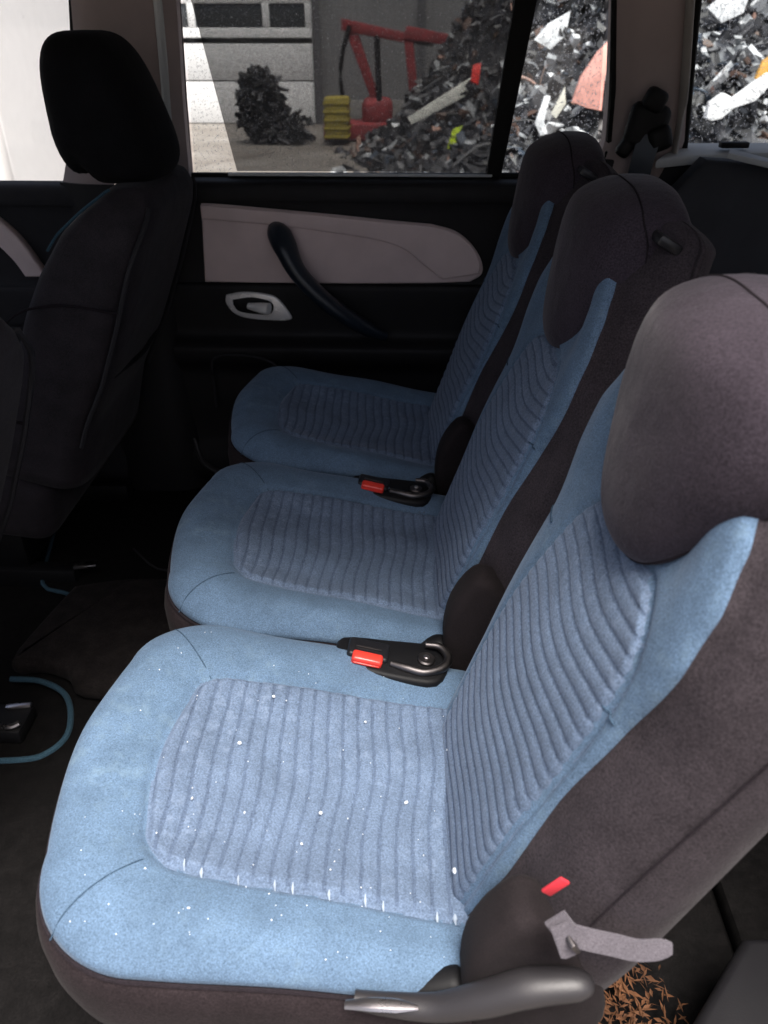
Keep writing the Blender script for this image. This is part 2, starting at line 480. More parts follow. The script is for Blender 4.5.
def make_headrest(root):
    # outline in (t, z) ; z measured from the joint
    half = [(0, .366), (.028, .368), (.053, .376), (.075, .393), (.096, .418), (.117, .446), (.135, .471), (.145, .497), (.144, .520), (.132, .542), (.108, .560), (.07, .572), (.035, .577), (0, .578)]
    pts = half+[(-t, z) for t, z in half[1:-1][::-1]]
    P3 = smooth_path([(t, z, 0) for t, z in pts], 4, True)
    O = [(p.x, p.y) for p in P3]; O = resample(O, 96)
    cz = .47
    rings = []
    K = 26
    for k in range(K+1):
        ph = math.pi*k/K; c = math.cos(ph); sn = math.sin(ph)
        rho = sn**.42 if sn > 1e-6 else 0
        dep = math.copysign(abs(c)**.75, c)
        rings.append((rho, dep))
    vs = []; fs = []; N = len(O)
    def place(t, z, dep):
        T = .030+.030*sstep(.35, .50, z)          # half thickness grows towards the top
        xf = .106+.13*(z-.35)                      # front plane
        xf += .024*(abs(t)/.13)**2                # wraps round at the sides
        xf += .030*sstep(.545, .60, z)
        xf += .015*(1-sstep(.335, .37, z))
        return (xf+T*(1-dep), t, z)
    for rho, dep in rings:
        for (t, z) in O:
            vs.append(place(t*rho, cz+(z-cz)*rho, dep))
    for r in range(K):
        for k in range(N):
            fs.append((r*N+k, (r+1)*N+k, (r+1)*N+(k+1) % N, r*N+(k+1) % N))
    h = mesh('headrest', vs, fs, M['headrest'], root)
    # seam that outlines the front face
    k = 11; rho, dep = rings[k]
    pts = [vs[k*N+i] for i in range(N)]
    pts = [Vector(p)+Vector((-.0006, 0, 0)) for p in pts]
    MB().tube(pts, .0012, 5, 1, closed=True).build('seam', M['dseam'], h)
    for sg in (-1, 1):
        MB().cyl((.245, sg*.06, .40), (.245, sg*.06, .52), .006).build('post', M['metal'], h)
    return h

def make_seat():
    root = empty('rear_seat')
    make_cushion(root)
    make_backrest(root)
    make_headrest(root)
    # black base and runners under the cushion
    MB().box((.36, .36, .13), (-.19, 0, -.15), (0, R(6), 0), .02).box((.30, .05, .14), (-.17, .13, -.27), (0, 0, 0), .008).box((.30, .05, .14), (-.17, -.13, -.27), (0, 0, 0), .008).build('seat_base', M['black'], root)
    # padded hinge cover, low on the outer side of the backrest
    prof = curve2([(.002, -.055), (-.012, .02), (-.004, .080), (.024, .125), (.050, .122), (.082, .080), (.112, .02), (.112, -.03), (.06, -.07), (.02, -.072)], 3)
    MB().prism([(x, -.172, z) for x, z in prof], (0, -.054, 0), .014, 4).build('hinge_cover', M['belt'], root)
    # recline lever: fat rounded grip that tapers forward into a flat arm with a pale edge
    lv = MB().tube([(-.105, -.230, .022), (-.075, -.232, .020), (-.035, -.236, .026), (.005, -.240, .050), (.040, -.240, .070), (.078, -.240, .076), (.088, -.240, .072)],
                   [.008, .010, .012, .015, .016, .013, .007], 14, 5, flat=.85).build('recline_lever', M['lever'], root)
    MB().tube([(-.112, -.236, .0255), (-.09, -.238, .0310), (-.068, -.239, .0322), (-.05, -.241, .034)], [.004, .006, .006, .002], 8, 4, flat=.5).build('lever_trim', M['metal'], lv)
    MB().box((.07, .03, .05), (-.035, -.205, -.012), (0, R(-20), 0), .012, 3).build('dark_gap_block', M['black'], root)  # black block standing in for the shaded gap beside the hinge
    # release tag on the backrest flank
    p = bp(.190, -.2165, -.004)
    MB().box((.010, .003, .022), p+Vector((-.016, -.001, -.006)), (0, R(38), 0), .0014).build('release_tag', M['redtag'], root)
    # dark button recess on the shoulder
    q = Vector((.214, -.142, .534))
    MB().box((.030, .036, .012), q, (0, R(28), 0), .004).build('shoulder_button', M['blackg'], root)
    MB().box((.006, .012, .003), q+Vector((-.004, -.004, .0065)), (0, R(28), 0), .001).build('button_cap', M['metal'], root)
    return root

seat = make_seat()
seat.location = (.512, .147, 0)
G = 'rear seats standing side by side'
tag(seat, 'light blue rear seat nearest the viewer, its cushion scattered with pale crumbs', 'car seat', G)
s2 = copy_tree(seat); s2.location = (.510, .603, 0)
for c in list(s2.children):
    if c.name.startswith(('recline_lever', 'release_tag')):
        for k_ in list(c.children): bpy.data.objects.remove(k_)
        bpy.data.objects.remove(c)
tag(s2, 'middle blue rear seat of three, between the two red seat belt buckles', 'car seat', G)
s3 = copy_tree(seat); s3.location = (.508, 1.068, 0)
for c in list(s3.children):
    if c.name.startswith('recline_lever'):
        for k_ in list(c.children): bpy.data.objects.remove(k_)
        bpy.data.objects.remove(c)
    elif c.name.startswith('release_tag'): bpy.data.objects.remove(c)
tag(s3, 'blue rear seat farthest from the viewer, beside the door with the beige insert', 'car seat', G)

for c in seat.children:
    if c.name.startswith('headrest'): c.location = (-.016, -.020, -.002)      # pulled a little forward and outwards
# grey strap end that hangs from the near hinge
def ribbon(name, pts, width, thick, mat, parent=None, wdir=(0, 1, 0), sub=6):
    P = smooth_path(pts, sub); vs = []; fs = []; W = Vector(wdir).normalized()
    for i, p in enumerate(P):
        t = (P[min(i+1, len(P)-1)]-P[max(i-1, 0)]).normalized(); n = t.cross(W).normalized(); w = n.cross(t)
        ww = width*(1-.5*max(0, (i/(len(P)-1)-.9)/.1)**2)
        for a, b in ((-1, -1), (1, -1), (1, 1), (-1, 1)): vs.append(p+w*ww/2*a+n*thick/2*b)
    for i in range(len(P)-1):
        for k in range(4): fs.append((i*4+k, i*4+(k+1) % 4, (i+1)*4+(k+1) % 4, (i+1)*4+k))
    fs.append((0, 1, 2, 3)); e = (len(P)-1)*4; fs.append((e, e+1, e+2, e+3))
    return mesh(name, vs, fs, mat, parent, True, None, 40)
st = empty('pull_strap', (.584, -.085, .142))
tag(st, 'grey webbing strap end sticking out behind the hinge of the nearest seat', 'strap')
ribbon('strap', [(-.022, -.006, .022), (-.012, -.010, .010), (0, -.012, .006), (.025, -.012, -.002), (.045, -.012, -.008), (.070, -.010, -.007)], .018, .0028, M['strap'], st, (0, .35, 1))
ribbon('loop', [(-.020, -.014, .024), (-.014, -.018, .008), (-.010, -.020, -.004)], .014, .003, M['strap'], st, (1, .3, .5))
MB().box((.014, .026, .004), (-.012, -.012, .010), (0, R(60), R(20)), .001).build('clip', M['dmetal'], st)

# ------------------------------------------------------------------ buckles
def make_buckle():
    r = empty('seat_belt_buckle')
    tr = MB()
    tr.prism([(x, y, .009) for x, y in curve2([(-.062, -.010), (-.055, .022), (0, .030), (.072, .034), (.088, .0), (.075, -.036), (.03, -.040), (-.03, -.034), (-.058, -.022)], 3)], (0, 0, -.07), .006, 3)
    tr.build('tray', M['black'], r)
    MB().box((.055, .034, .018), (-.018, -.002, .008), (0, R(4), 0), .005, 3).build('housing', M['blackg'], r)
    b = MB().box((.040, .016, .024), (-.018, -.021, .010), (R(14), R(4), 0), .004, 3).build('button', M['red'], r)
    MB().box((.034, .003, .003), (-.018, -.0295, .0125), (R(14), R(4), 0), .001).build('button_ridge', M['red'], b)
    MB().box((.034, .004, .004), (-.018, -.004, .0175), (0, R(4), 0), .0015).build('slot', M['dmetal'], r)
    arm = MB()
    arm.tube([(.014, -.018, .010), (.035, -.024, .012), (.058, -.026, .012), (.080, -.014, .014), (.086, .004, .016), (.074, .020, .018), (.055, .020, .018)], [.005, .006, .006, .006, .006, .005, .004], 10, 5)
    arm.build('anchor_arm', M['dmetal'], r)
    MB().box((.060, .036, .006), (.045, .002, .004), (0, 0, R(-4)), .002).build('anchor_plate', M['blackg'], r)
    MB().cyl((.058, .000, .006), (.058, .000, .014), .012).build('anchor_bolt', M['dmetal'], r)
    MB().cyl((.058, .000, .014), (.058, .000, .0165), .004, 12).build('bolt_cap', M['metal'], r)
    MB().tube([(.03, -.034, -.004), (.06, -.044, -.008), (.09, -.040, -.010)], .004, 8, 4).build('cable', M['dmetal'], r)
    return r
bk = make_buckle(); bk.location = (.415, .345, .027); bk.rotation_euler = (0, R(7), R(-4))
tag(bk, 'large red-buttoned belt buckle between the nearest and the middle seat', 'seat belt buckle', 'seat belt buckles between the rear seats')
b2 = copy_tree(bk); b2.location = (.402, .790, .027); b2.rotation_euler = (0, R(7), R(-4))
tag(b2, 'smaller-looking red belt buckle between the middle and the farthest seat', 'seat belt buckle', 'seat belt buckles between the rear seats')

# ------------------------------------------------------------------ crumbs on the near seat
ZS = seat.location
def on_cushion(wx, wy):
    s = ZS.x-wx; t = wy-ZS.y
    e = max(0, dist_poly((s, t), C_OUT)); pd = dist_poly((s, t), C_PAN)
    return c_height(s, t, e, pd)+(.0075 if pd > .008 else 0)
cr = MB(); ico = bmesh.new(); bmesh.ops.create_icosphere(ico, subdivisions=1, radius=1)
ico.verts.index_update(); IV = [v.co.copy() for v in ico.verts]; IF = [[v.index for v in f.verts] for f in ico.faces]; ico.free()
def crumb(p, r):
    sc = [r*random.uniform(.6, 1.2) for _ in range(3)]; E_ = Euler([random.uniform(0, 6) for _ in range(3)]).to_matrix()
    cr.add([E_ @ Vector((v.x*sc[0], v.y*sc[1], v.z*sc[2]))+Vector(p) for v in IV], IF)
for i in range(95):
    x = .14+.36*random.random(); y = -.06+.40*random.random()**1.4
    if dist_poly((ZS.x-x, y-ZS.y), C_OUT) < .012: continue
    crumb((x, y, on_cushion(x, y)+.0002), random.choice([.0005, .0006, .0007, .0008, .0009, .0016 if i % 6 == 0 else .0006]))
for x, y in [(.262, .175), (.29, .245), (.36, .10), (.40, .235), (.345, .06), (.45, .13), (.23, .09)]: crumb((x, y, on_cushion(x, y)+.001), .0022)
for p in [(.498, .298, .012), (.499, .045, .018), (.498, .205, .012)]: crumb(p, .0034)
for p in [(.497, .53, .012), (.497, .765, .012)]: crumb(p, .0030)
cr.build('crumbs', M['crumb'], None, True)
tag(bpy.data.objects['crumbs'], 'tiny pale crumbs scattered over the nearest blue cushion', 'crumbs', None, 'stuff')

# pale slivers added as rib-end highlights along the near border of the ribbed panel
mm = plastic('pale_rib_highlight', (.30, .36, .44), .7, .2)
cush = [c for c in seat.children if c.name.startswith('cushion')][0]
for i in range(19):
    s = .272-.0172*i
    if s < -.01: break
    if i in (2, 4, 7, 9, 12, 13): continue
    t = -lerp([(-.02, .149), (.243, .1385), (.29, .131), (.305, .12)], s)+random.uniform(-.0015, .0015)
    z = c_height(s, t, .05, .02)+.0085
    MB().tube([(-s, t+.0035+random.uniform(0, .003), z+.0004), (-s, t+.001, z-.0018), (-s+.0008, t-.003, z-.006)], [.0005, random.uniform(.0009, .0026), .0004], 6, 3, flat=.5).build('rib_highlight', mm, cush)

# ================================================================== FAR REAR DOOR
DY = 1.46
body = empty('car', (.3, .7, -.55))
tag(body, 'car interior with beige door insert, pale pillars and black trim around the seats', 'car')
def W(o):      # parent in world coordinates
    return o
def place_child(o, parent):
    o.parent = parent; o.matrix_parent_inverse = parent.matrix_basis.inverted() if False else Matrix.Translation(-parent.location)
    return o
def wmesh(mb, name, mat, parent, **k):
    """mb is given in world coordinates, stored relative to its parent thing's base"""
    root = parent
    off = Vector((0, 0, 0)); p = parent
    while p is not None: off += p.location; p = p.parent
    mb.v = [tuple(Vector(v)-off) for v in mb.v]
    return mb.build(name, mat, parent, **k)
# profile (y, z) swept along x
prof = [(1.505, .438), (1.475, .435), (1.462, .428), (1.457, .410), (1.458, .392), (1.466, .386), (1.468, .30), (1.468, .214), (1.458, .205), (1.452, .19), (1.456, .10), (1.450, .075), (1.425, .062), (1.418, .05), (1.424, .02), (1.448, -.01), (1.450, -.06), (1.452, -.20), (1.43, -.24), (1.425, -.30), (1.45, -.335)]
pp = [(p.x, p.y) for p in smooth_path([(a, b, 0) for a, b in prof], 3)]
xs = [-.135+.95*i/40 for i in range(41)]
mb = MB(); vs = []; fs = []
for x in xs:
    for y, z in pp: vs.append((x, y, z))
n = len(pp)
for i in range(len(xs)-1):
    for k in range(n-1): fs.append((i*n+k, (i+1)*n+k, (i+1)*n+k+1, i*n+k+1))
mb.add(vs, fs)
door = wmesh(mb, 'door', M['doorblack'], body); door['label'] = 'black rear door with beige insert'
# beige insert
low = [(-.048, .208), (.10, .207), (.30, .207), (.50, .210), (.585, .214)]
nose = [(.585, .214), (.612, .232), (.610, .262), (.585, .300), (.545, .330), (.49, .345)]
topc = [(.49, .345), (.40, .352), (.25, .366), (.10, .378), (.0, .386), (-.036, .387)]
outl = low+curve2(nose)[1:]+curve2(topc)[1:]
wmesh(MB().prism([(x, 1.468, z) for x, z in outl], (0, -.014, 0), .006, 3), 'insert', M['beige'], door)
# raised upper strip of the insert
ua = curve2([(-.036, .385), (.10, .376), (.25, .364), (.40, .350), (.49, .343), (.545, .328), (.583, .300), (.606, .262), (.605, .235)])
ub = curve2([(.52, .222), (.475, .255), (.43, .290), (.37, .310), (.28, .324), (.15, .340), (.0, .352), (-.036, .354)])
wmesh(MB().prism([(x, 1.456, z) for x, z in ua+ub], (0, -.011, 0), .0045, 3), 'insert_strip', M['beige'], door)
# pull handle
wmesh(MB().tube([(.134, 1.452, .338), (.144, 1.430, .326), (.160, 1.408, .300), (.185, 1.398, .250), (.235, 1.394, .195), (.290, 1.398, .150), (.345, 1.412, .112), (.385, 1.43, .088)], [.020, .029, .030, .027, .026, .026, .024, .016], 14, 5, flat=.75), 'pull_handle', M['handle_blue'], door)
# latch
hb = wmesh(MB().prism([(x, 1.456, z) for x, z in curve2([(-.004, .170), (-.006, .150), (.012, .125), (.05, .112), (.125, .108), (.150, .112), (.148, .125), (.125, .158), (.10, .172), (.04, .178), (-.004, .170)][:-1]+[(-.004, .170)], 4)[:-1]], (0, -.010, 0), .004, 3), 'latch_bezel', M['silver'], door); hb.location = Vector((.006, 0, .010))
wmesh(MB().prism([(x, 1.4455, z) for x, z in curve2([(.012, .160), (.014, .145), (.03, .130), (.09, .124), (.108, .135), (.104, .155), (.06, .166), (.012, .160)], 4)[:-1]], (0, -.002, 0), .001, 2), 'latch_recess', M['black'], door).location = Vector((.006, 0, .010))
wmesh(MB().tube([(.050, 1.438, .147), (.080, 1.428, .146), (.102, 1.422, .145)], [.008, .014, .016], 12, 4, flat=.9), 'latch_lever', plastic('sky_glint_lever', (.85, .85, .84), .45), door).location = Vector((.006, 0, .010))  # near-white base puts the reflected sky into the lever's colour
# storage pocket outline + speaker
wmesh(MB().tube([(-.045, 1.420, -.10), (-.045, 1.418, .0), (-.03, 1.414, .036), (.03, 1.412, .042), (.09, 1.412, .032), (.125, 1.415, .0), (.135, 1.420, -.08)], .0035, 8, 5), 'pocket_rim', M['grey_trim'], door)
wmesh(MB().tube([(-.12, 1.44, -.20), (-.10, 1.425, -.262), (-.04, 1.41, -.292), (.03, 1.41, -.296)], [.004, .008, .008, .004], 8, 5), 'sill_strip', M['lever'], door)
# frames and glass
def frame(pts, r, name, parent, mat='rubber'):
    return wmesh(MB().tube(pts, r, 8, 1), name, M[mat], parent)
GY = 1.505
frame([(-.052, GY, .80), (-.062, GY, .62), (-.072, GY, .436)], .011, 'window_frame', door)
frame([(-.070, GY, .438), (.30, GY, .439), (.845, GY, .442)], .008, 'window_frame', door)
# divider between door glass and quarter glass
wmesh(MB().prism([(.612, GY-.012, .44), (.645, GY-.012, .44), (.704, GY-.012, .85), (.655, GY-.012, .85)], (0, .03, 0), .004), 'divider', M['rubber'], door)
wmesh(MB().prism([(-.055, GY+.006, .44), (.63, GY+.006, .44), (.69, GY+.006, .86), (-.035, GY+.006, .86)], (0, .004, 0), 0), 'window_glass', M['glass'], door)
wmesh(MB().prism([(.63, GY+.006, .44), (.86, GY+.006, .44), (.83, GY+.006, .86), (.69, GY+.006, .86)], (0, .004, 0), 0), 'quarter_glass', M['glass2'], door)
# pull-up mesh sun blind with its rail
bl = wmesh(MB().prism([(.045, GY-.006, .45), (.622, GY-.006, .45), (.680, GY-.006, .86), (-.035, GY-.006, .86)][:4], (0, .001, 0), 0), 'sun_blind', M['blind'], door)
wmesh(MB().box((.60, .010, .006), (.325, GY-.010, .4435), (0, 0, 0), .002), 'blind_rail', M['shelf'], door)
wmesh(MB().box((1.0, .10, .02), (.42, 1.50, .87), (0, 0, 0), .004), 'top_frame', M['rubber'], door)

# ================================================================== FRONT DOOR (far side)
mb = MB(); xs = [-1.25+.99*i/20 for i in range(21)]
vs = [(x, y, z-.012) for x in xs for y, z in pp]; fs = []
for i in range(len(xs)-1):
    for k in range(n-1): fs.append((i*n+k, (i+1)*n+k, (i+1)*n+k+1, i*n+k+1))
mb.add(vs, fs); fd = wmesh(mb, 'door', M['grey_trim'], body); fd['label'] = 'grey front door with curved beige band'
a = curve2([(-.62, .395), (-.54, .372), (-.475, .315), (-.432, .238), (-.425, .22)]); b = curve2([(-.475, .22), (-.50, .265), (-.55, .315), (-.62, .335)])
wmesh(MB().prism([(x, 1.470, z) for x, z in a+b], (0, -.028, 0), .005, 3), 'insert', M['beige'], fd)
frame([(-.262, GY, .80), (-.30, GY, .55), (-.345, GY, .43)], .012, 'window_frame', fd)
wmesh(MB().prism([(-1.2, GY+.006, .42), (-.33, GY+.006, .42), (-.255, GY+.006, .86), (-.95, GY+.006, .86)], (0, .004, 0), 0), 'window_glass', M['clear'], fd)
wmesh(MB().box((.16, .03, .016), (-.50, 1.425, .10), (0, 0, 0), .006), 'armrest', M['doorblack'], fd)

# ================================================================== CAR BODY
# B pillar (trim bulges inward)
def pillar(name, sec, mat, parent=body):
    """sec: list of (z, x0, x1, y) -> rounded trim cross-sections"""
    vs = []; fs = []; P = 12
    for z, x0, x1, y in sec:
        for k in range(P+1):
            f = k/P; x = x0+(x1-x0)*f; vs.append((x, y+.035*abs(2*f-1)**3.2, z))
        vs.append((x1, y+.075, z)); vs.append((x0, y+.075, z))
    m = P+3
    for i in range(len(sec)-1):
        for k in range(m): fs.append((i*m+k, (i+1)*m+k, (i+1)*m+(k+1) % m, i*m+(k+1) % m))
    fs.append(tuple(range(m))); fs.append(tuple((len(sec)-1)*m+k for k in range(m)))
    return wmesh(MB().add(vs, fs), name, mat, parent)
pb = pillar('pillar', [(.425, -.355, -.062, 1.445), (.50, -.325, -.058, 1.44), (.60, -.292, -.054, 1.44), (.70, -.270, -.048, 1.44), (.90, -.245, -.036, 1.43)], M['pillar'])
wmesh(MB().tube([(-.088, 1.438, .44), (-.082, 1.434, .55), (-.074, 1.432, .68), (-.066, 1.425, .85)], .009, 8, 4), 'pillar_edge', M['shelf'], pb)
pillar('pillar', [(-.34, -.33, -.10, 1.40), (-.15, -.32, -.115, 1.42), (.10, -.32, -.12, 1.43), (.30, -.34, -.10, 1.435), (.428, -.36, -.066, 1.440)], M['doorblack'])
pc = pillar('pillar', [(.40, .835, .985, 1.43), (.46, .850, 1.015, 1.43), (.52, .861, 1.036, 1.43), (.62, .856, 1.026, 1.43), (.75, .841, 1.006, 1.42), (.92, .818, .985, 1.41)], M['pillar'])
wmesh(MB().tube([(.866, 1.462, .44), (.872, 1.462, .52), (.864, 1.462, .62), (.846, 1.456, .76), (.828, 1.45, .90)], .010, 8, 4), 'pillar_edge', M['rubber'], pc)
wmesh(MB().tube([(1.034, 1.466, .50), (1.028, 1.464, .56), (1.012, 1.456, .70), (.994, 1.45, .90)], .008, 8, 4), 'window_seal', M['rubber'], pc)
wmesh(MB().tube([(1.006, 1.436, .50), (1.004, 1.434, .60), (.986, 1.426, .74), (.962, 1.416, .90)], .013, 10, 4, flat=.5), 'pillar_edge', M['pillar_grey'], pc)
# rear side window and its sill
wmesh(MB().prism([(1.04, GY+.006, .48), (1.75, GY+.006, .50), (1.65, GY+.006, .88), (1.00, GY+.006, .88)], (0, .004, 0), 0), 'rear_window_glass', M['glass2'], body)
sl = wmesh(MB().prism([(.96, 1.40, .492), (1.00, 1.45, .505), (1.05, 1.505, .512), (1.8, 1.505, .52), (1.8, 1.43, .505), (1.2, 1.43, .503), (1.04, 1.415, .498)], (0, 0, -.02), .005), 'window_sill', M['shelf'], body)
wmesh(MB().box((.06, .022, .012), (1.130, 1.44, .516), (0, 0, R(4)), .003), 'sill_latch', M['black'], sl)
# luggage side trim: dark panel sloping inwards
wmesh(MB().prism([(.80, 1.44, .485), (1.9, 1.44, .49), (1.9, 1.42, -.34), (.80, 1.42, -.34)], (0, .05, 0), .004), 'side_trim', M['doorblack'], body)
wmesh(MB().prism([(1.045, 1.335, .500), (1.9, 1.335, .44), (1.9, 1.30, -.2), (.80, 1.30, -.2), (.80, 1.30, .22)], (0, .06, 0), .010, 3), 'luggage_trim', plastic('slate_trim', (.035, .037, .044), .8), body)
wmesh(MB().prism([(1.075, 1.31, .517), (1.5, 1.31, .43), (1.5, 1.335, .43), (1.085, 1.335, .523)], (0, 0, -.012), .003), 'trim_strip', M['shelf'], body)
# roof, floor pan, side panels, tail and windscreen surround
wmesh(MB().prism([(-1.0, .07, .92), (1.95, .07, .92), (1.95, 1.52, .92), (-1.0, 1.52, .92)], (0, 0, .04), .01), 'roof_lining', M['lining'], body)  # unseen roof added to block light; near edge set inboard for falloff
wmesh(MB().prism([(-.50, -.20, -.30), (-.38, -.20, -.30), (-.32, -.14, .45), (-.27, .08, .93), (-.36, .08, .93), (-.42, -.14, .45)], (0, .07, 0), .012), 'near_pillar', M['bodypaint'], body)
wmesh(MB().prism([(.98, -.20, -.35), (1.98, -.20, -.35), (1.98, -.16, .45), (1.92, .06, .93), (1.12, .06, .93), (1.04, -.16, .45)], (0, .07, 0), .012), 'rear_quarter_panel', M['bodypaint'], body)
wmesh(MB().box((2.6, .10, .16), (.2, -.20, -.42), (0, 0, 0), .03), 'door_sill', M['bodypaint'], body)
wmesh(MB().box((3.2, .05, .80), (.30, 1.56, -.16), (0, 0, 0), .02), 'outer_skin', M['bodypaint'], body)
wmesh(MB().box((.06, 1.6, .85), (1.97, .68, .05), (0, 0, 0), .02), 'tailgate', M['bodypaint'], body)
wmesh(MB().box((.45, 1.45, .45), (-1.20, .68, .08), (0, R(-8), 0), .06, 4), 'dashboard', M['black'], body)
wmesh(MB().prism([(-1.25, 0, .42), (-1.25, 1.45, .42), (-.98, 1.45, .92), (-.98, 0, .92)], (-.005, 0, 0), 0), 'windscreen', M['glass'], body)
wmesh(MB().prism([(-1.0, -.14, .42), (-.45, -.14, .42), (-.40, .05, .91), (-.90, .05, .91)], (0, -.004, 0), 0), 'near_window_glass', M['glass'], body)
wmesh(MB().box((.70, .07, .80), (-.80, -.16, .0), (0, 0, 0), .03), 'near_front_door', M['bodypaint'], body)

# belt hanging from the far C pillar
bt = empty('seat_belt', (.955, 1.40, .52))
bofs = Vector((-.028, 0, -.022))
tag(bt, 'black seat belt with bulky guide on the pale pillar behind the rear seats', 'seat belt')
g = MB(); g.box((.085, .035, .090), (.958, 1.405, .575), (0, R(10), 0), .018, 3).box((.050, .040, .050), (.985, 1.395, .555), (0, R(-20), 0), .014, 3).box((.045, .035, .045), (.965, 1.40, .625), (0, R(25), 0), .012, 3)
g.box((.03, .03, .06), (.925, 1.405, .545), (0, R(30), 0), .01, 3)
g.v = [tuple(Vector(v)+bofs) for v in g.v]
wmesh(g, 'belt_guide', M['black'], bt)
r_ = ribbon('webbing', [(-.02, -.015, .02), (-.03, -.022, -.03), (-.04, -.04, -.09), (-.05, -.05, -.16)], .046, .0016, M['handle_blue'], bt, (1, -.3, .1))
# ================================================================== FRONT SEATS
def front_seat(name):
    r = empty(name)
    # backrest: side profile (x,z) front edge / rear edge
    fr = [(-.40, -.02), (-.33, .12), (-.262, .28), (-.215, .36), (-.160, .430), (-.115, .468), (-.082, .492), (-.06, .500)]
    re = [(-.20, -.08), (-.165, .05), (-.105, .16), (-.058, .27), (-.025, .36), (.000, .42), (.012, .46), (.004, .495)]
    K = 40; vs = []; fs = []; fm = []; n = 40
    def pl(tab, f):
        t = f*(len(tab)-1); k = min(int(t), len(tab)-2); a, b = tab[k], tab[k+1]; t -= k
        return (a[0]+(b[0]-a[0])*t, a[1]+(b[1]-a[1])*t)
    for i in range(K+1):
        f = i/K; a = pl(fr, f); b = pl(re, f)
        hw = .235-.085*sstep(.55, 1, f)
        shr = math.sqrt(max(0, 1-max(0, (f-.93)/.07)**2))*.75+.25
        for k in range(n):
            th = 2*math.pi*k/n; c, s = math.cos(th), math.sin(th)
            u = math.copysign(abs(c)**.45, c); v = math.copysign(abs(s)**.45, s)
            m = ((a[0]+b[0])/2, (a[1]+b[1])/2); h = ((b[0]-a[0])/2, (b[1]-a[1])/2)
            vs.append((m[0]+h[0]*v*shr, u*hw*(.9+.1*shr), m[1]+h[1]*v*shr))
    for i in range(K):
        for k in range(n): fs.append((i*n+k, (i+1)*n+k, (i+1)*n+(k+1) % n, i*n+(k+1) % n)); fm.append(0)
    fs.append(tuple(range(n))); fs.append(tuple(K*n+k for k in range(n))); fm += [0, 0]
    bk = mesh('backrest', vs, fs, M['front_cloth'], r)
    for sg in (-1, 1):
        P_ = [Vector((pl(fr, f)[0]+.012, sg*(.225-.085*sstep(.55, 1, f)), pl(fr, f)[1]+.002)) for f in [.52+.36*i/12 for i in range(13)]]
        MB().tube(P_, .0025, 6, 2).build('piping', M['teal'], bk)
        P_ = [Vector((pl(re, f)[0]-.010, sg*(.2325-.085*sstep(.55, 1, f)), pl(re, f)[1])) for f in [.12+.76*i/14 for i in range(15)]]
        MB().tube(P_, .0045, 6, 2).build('rear_edge_strip', M['grey_trim'], bk)
        P_ = [Vector((-.30, sg*.234, .25)), Vector((-.24, sg*.238, .30)), Vector((-.16, sg*.238, .315)), Vector((-.06, sg*.235, .30))]
        MB().tube(P_, .0025, 6, 4).build('side_seam', M['dseam'], bk)
    # pocket net on the back
    MB().tube([(-.12, -.16, .15), (-.105, 0, .145), (-.12, .16, .15)], .005, 6, 4).build('pocket_hem', M['black_cloth'], bk)
    # cushion
    cu = MB().box((.50, .48, .16), (-.52, 0, -.10), (0, R(8), 0), .05, 5).build('cushion', M['front_cloth'], r)
    MB().box((.38, .40, .12), (-.56, 0, -.24), (0, 0, 0), .02).box((.50, .04, .05), (-.52, .19, -.315), (0, 0, 0), .006).box((.50, .04, .05), (-.52, -.19, -.315), (0, 0, 0), .006).build('seat_frame', M['black'], r)
    MB().box((.05, .02, .008), (-.25, -.19, -.286), (0, 0, R(10)), .002).build('rail_end', M['metal'], r)
    # headrest
    h = MB(); vs = []; fs = []; K = 24; N = 36
    for i in range(K+1):
        ph = math.pi*i/K; cz = math.copysign(abs(math.cos(ph))**.62, math.cos(ph)); rr = max(1e-4, math.sin(ph))**.5
        for k in range(N):
            th = 2*math.pi*k/N; c, s = math.cos(th), math.sin(th)
            u = math.copysign(abs(c)**.6, c); v = math.copysign(abs(s)**.75, s)
            z = .122*cz; x = u*rr*(.090-.020*cz)-.022*cz; y = v*rr*(.135-.01*cz)
            if u < 0 and cz < -.3: x += .012*(-.3-cz)*(-u)
            z += .022*math.exp(-((x+.030)/.013)**2)*sstep(.35, .85, -cz)
            vs.append((x, y, z))
    for i in range(K):
        for k in range(N): fs.append((i*N+k, (i+1)*N+k, (i+1)*N+(k+1) % N, i*N+(k+1) % N))
    h.add(vs, fs); h = h.build('headrest', M['black_cloth'], r, sharp=None); h.location = (-.098, 0, .612)
    for sg in (-1, 1):
        MB().cyl((.01, sg*.055, -.16), (.02, sg*.055, -.05), .006).build('post', M['metal'], h)
    return r
fs_ = front_seat('front_seat'); fs_.location = (-.018, 1.175, -.006)
tag(fs_, 'black front seat with tall headrest standing out against the white window', 'car seat', 'front seats of the car')
fn = copy_tree(fs_); fn.location = (-.055, .36, -.06)
tag(fn, 'dark front seat cut off by the left edge, nearer the viewer', 'car seat', 'front seats of the car')

# ================================================================== FLOOR
tag(MB().box((3.1, 1.62, .05), (.35, .66, -.365), (0, 0, 0), .004).build('floor', M['carpet']), kind='structure')
